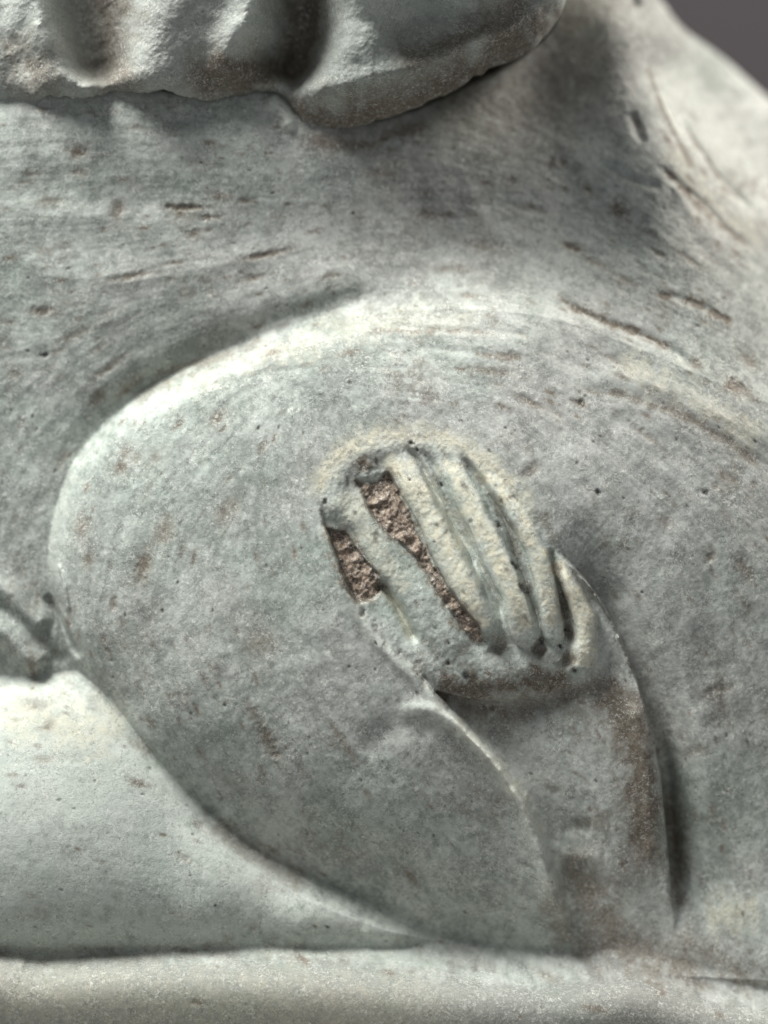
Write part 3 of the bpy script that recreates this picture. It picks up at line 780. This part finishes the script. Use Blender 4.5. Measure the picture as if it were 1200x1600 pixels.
# ------------------------------------------------------- overhanging drapery
def drapery():
    eu, ev = EU, EV
    u = np.arange(-330, 960, 1.8)
    e_v = np.interp(u, eu, ev)
    kern = np.exp(-np.linspace(-2, 2, 9) ** 2); kern /= kern.sum()
    e_v = np.convolve(np.pad(e_v, 4, mode='edge'), kern, 'valid') + (1 - 0.3 * sstep(380, 470, u)) * (3.4 * noise_at(u, u * 0, 31, 90) + 1.6 * noise_at(u, u * 0, 12, 89) + 0.6 * noise_at(u, u * 0, 6, 91))
    nr = 300
    t = np.linspace(0, 1, nr) ** 0.75
    VV = -330 + (e_v[None, :] + 330) * t[:, None]
    UU = np.repeat(u[None, :], nr, 0)
    h = 50 + 16 * sstep(380, 480, UU) - 0.10 * (VV - 120)
    h += 250 * sstep(40, -250, VV) * np.exp(-((UU - 670) / np.where(UU < 670, 255, 300)) ** 2)  # unseen bulge above the view, added to shade the neck
    # overall swing: nearer in the middle, receding to the right
    h += 24 * np.exp(-((UU - 660) / 190) ** 2) - 40 * sstep(800, 940, UU) + 14 * np.exp(-((UU - 60) / 90) ** 2)
    def fold(pts, width, height, power=2.0):
        C = curve(pts, 10)
        d, s, tt = dist(C, UU, VV)
        g = 1.0 if height > 0 else 0.22 + 0.78 * smooth01((e_v[None, :] - VV) / 62)
        return height * g * np.exp(-(d / width) ** power)
    h += fold([(20, -330), (40, -80), (60, 10), (78, 62), (100, 100), (132, 132)], 22, 34)
    h += fold([(100, -330), (106, -60), (118, 20), (128, 80), (140, 112)], 36, -76)
    h += fold([(170, -330), (176, 0), (170, 90)], 38, -44)
    h += fold([(-10, -100), (-5, 20), (22, 80), (40, 130)], 20, -18)
    h += fold([(280, -330), (285, -50), (265, 40), (235, 110)], 72, 46)
    h += fold([(400, -330), (398, -60), (388, 20), (352, 90)], 30, 36)
    h += fold([(476, -330), (476, -80), (474, 0), (470, 60), (440, 104)], 42, -120)
    h += fold([(440, -330), (436, 0), (425, 60)], 20, -14)
    h += fold([(590, -330), (590, -50), (590, 50)], 84, 44)
    h += fold([(330, 92), (400, 82), (470, 84)], 22, -12)
    h += fold([(700, -330), (690, -100), (655, -10), (640, 40)], 50, -50)
    h += fold([(420, 118), (500, 134), (580, 126), (650, 104), (730, 72), (820, 32), (870, -10)], 16, 12)
    h += fold([(440, 150), (520, 164), (590, 150), (660, 128), (740, 96), (830, 46)], 13, -16)
    h += fold([(640, 60), (720, 34), (800, 0), (840, -50)], 30, -26)
    h += fold([(748, 58), (752, 50)], 10, 8)
    h += fold([(75, 128), (105, 132), (132, 134)], 24, 16)
    edge = np.clip(e_v[None, :] - VV, 0, None)
    h -= 22 * np.exp(-(edge / 30) ** 1.2) + 46 * sstep(400, 500, UU) * np.exp(-(edge / 46) ** 1.5) + (10 - 5 * sstep(420, 500, UU)) * np.exp(-(edge / 7) ** 1.2)
    h += 2.6 * fractal(UU, VV, 50, 92, 3) + 0.35 * fractal(UU + 0.6 * VV, VV - 0.3 * UU, 9, 96, 3, 0.7)
    # rows that turn under the hem and run back
    rows = 26
    hb = h[-1]
    k = np.linspace(0, 1, rows + 1)[1:, None]
    h2 = hb[None, :] + (-330 - hb[None, :]) * k ** 1.4
    V2 = e_v[None, :] + 5 * np.sin(np.clip(k * 8, 0, math.pi)) - 34 * k ** 0.8
    UU = np.vstack([UU, np.repeat(u[None, :], rows, 0)]); VV = np.vstack([VV, V2]); h = np.vstack([h, h2])
    h[0, :] = -330; h[:, 0] = -330; h[:, -1] = np.minimum(h[:, -1], -200)
    P = np.stack([(UU - 600) * S, -h * S, (800 - VV) * S + 0.34], axis=2)
    NRM = grid_normals(P)
    if NRM[100, 300, 1] > 0:
        NRM = -NRM
    sh = UU.shape
    idx = np.arange(sh[0] * sh[1]).reshape(sh)
    q = np.stack([idx[:-1, :-1], idx[1:, :-1], idx[1:, 1:], idx[:-1, 1:]], axis=2).reshape(-1, 4)
    rg = fractal(UU, VV, 30, 93, 4, 0.6)
    def pt(pts, w, a):
        C = curve(pts, 10); d, s, tt = dist(C, UU, VV)
        return a * np.exp(-(np.clip(d + 8 * rg, 0, None) / w) ** 2)
    pale = np.maximum.reduce([pt([(50, -100), (62, 20), (82, 66)], 16, .8), pt([(400, -100), (385, 30), (350, 85)], 20, .6), pt([(130, 60), (140, 125)], 10, .4),
                              pt([(520, -50), (640, 40)], 40, .35), pt([(745, 52), (755, 60)], 9, .8)])  # light painted on the fold ridges
    st = np.maximum.reduce([pt([(480, -100), (476, 20), (440, 96), (330, 122)], 36, .8), pt([(160, -50), (165, 60), (180, 120)], 46, .6),
                            pt([(30, 90), (60, 110)], 34, .6), pt([(450, 165), (560, 178), (700, 125), (850, 35)], 34, .75), pt([(650, 90), (800, 20)], 32, .6)])  # brown dirt in folds and hem, deepened as painted fold shade
    one = np.ones(UU.size)
    w_ = np.stack([np.clip(st, 0, 1).ravel(), 0 * one, 0 * one, one], axis=1)
    tn = np.clip(0.45 + 0.25 * fractal(UU, VV, 150, 94, 3), 0, 1)
    vl = np.clip(0.5 + 0.09 * rg + 0.08 * fractal(UU + VV * 0.5, (VV - UU * .4) * 2.2, 16, 95, 3), 0, 1)
    t_ = np.stack([tn.ravel(), vl.ravel(), np.clip(pale, 0, 1).ravel(), one], axis=1)
    return make_mesh('drapery', P.reshape(-1, 3), q, NRM.reshape(-1, 3), w_, t_, None)
drapery()

# ------------------------------------------------------------------ backdrop
def plain_material(name, c1, c2):
    m = bpy.data.materials.new(name); m.use_nodes = True
    nt = m.node_tree; p = nt.nodes['Principled BSDF']
    nz = nt.nodes.new('ShaderNodeTexNoise'); nz.inputs['Scale'].default_value = 3
    nz.inputs['Detail'].default_value = 5
    rp = nt.nodes.new('ShaderNodeValToRGB')
    rp.color_ramp.elements[0].color = (*c1, 1); rp.color_ramp.elements[1].color = (*c2, 1)
    nt.links.new(nz.outputs['Fac'], rp.inputs[0]); nt.links.new(rp.outputs[0], p.inputs['Base Color'])
    p.inputs['Roughness'].default_value = 0.9
    return m
def box(name, x0, x1, y0, y1, z0, z1, mat):
    me = bpy.data.meshes.new(name)
    v = [(x, y, z) for x in (x0, x1) for y in (y0, y1) for z in (z0, z1)]
    f = [(0, 1, 3, 2), (4, 6, 7, 5), (0, 4, 5, 1), (2, 3, 7, 6), (0, 2, 6, 4), (1, 5, 7, 3)]
    me.from_pydata(v, [], f); me.update(); me.materials.append(mat)
    return link(bpy.data.objects.new(name, me))
wall = box('wall', -4, 4, 0.9, 1.0, -1.0, 3.0, plain_material('grey_wall', (0.038, 0.033, 0.036), (0.044, 0.038, 0.042)))
wall['kind'] = 'structure'
zb = W(0, 1760)[2]
ped = box('plinth_top', -0.6, 0.6, -0.12, 0.5, zb - 0.06, zb - 0.0002, plain_material('plinth_grey', (0.22, 0.22, 0.21), (0.26, 0.26, 0.25)))
ped['kind'] = 'structure'
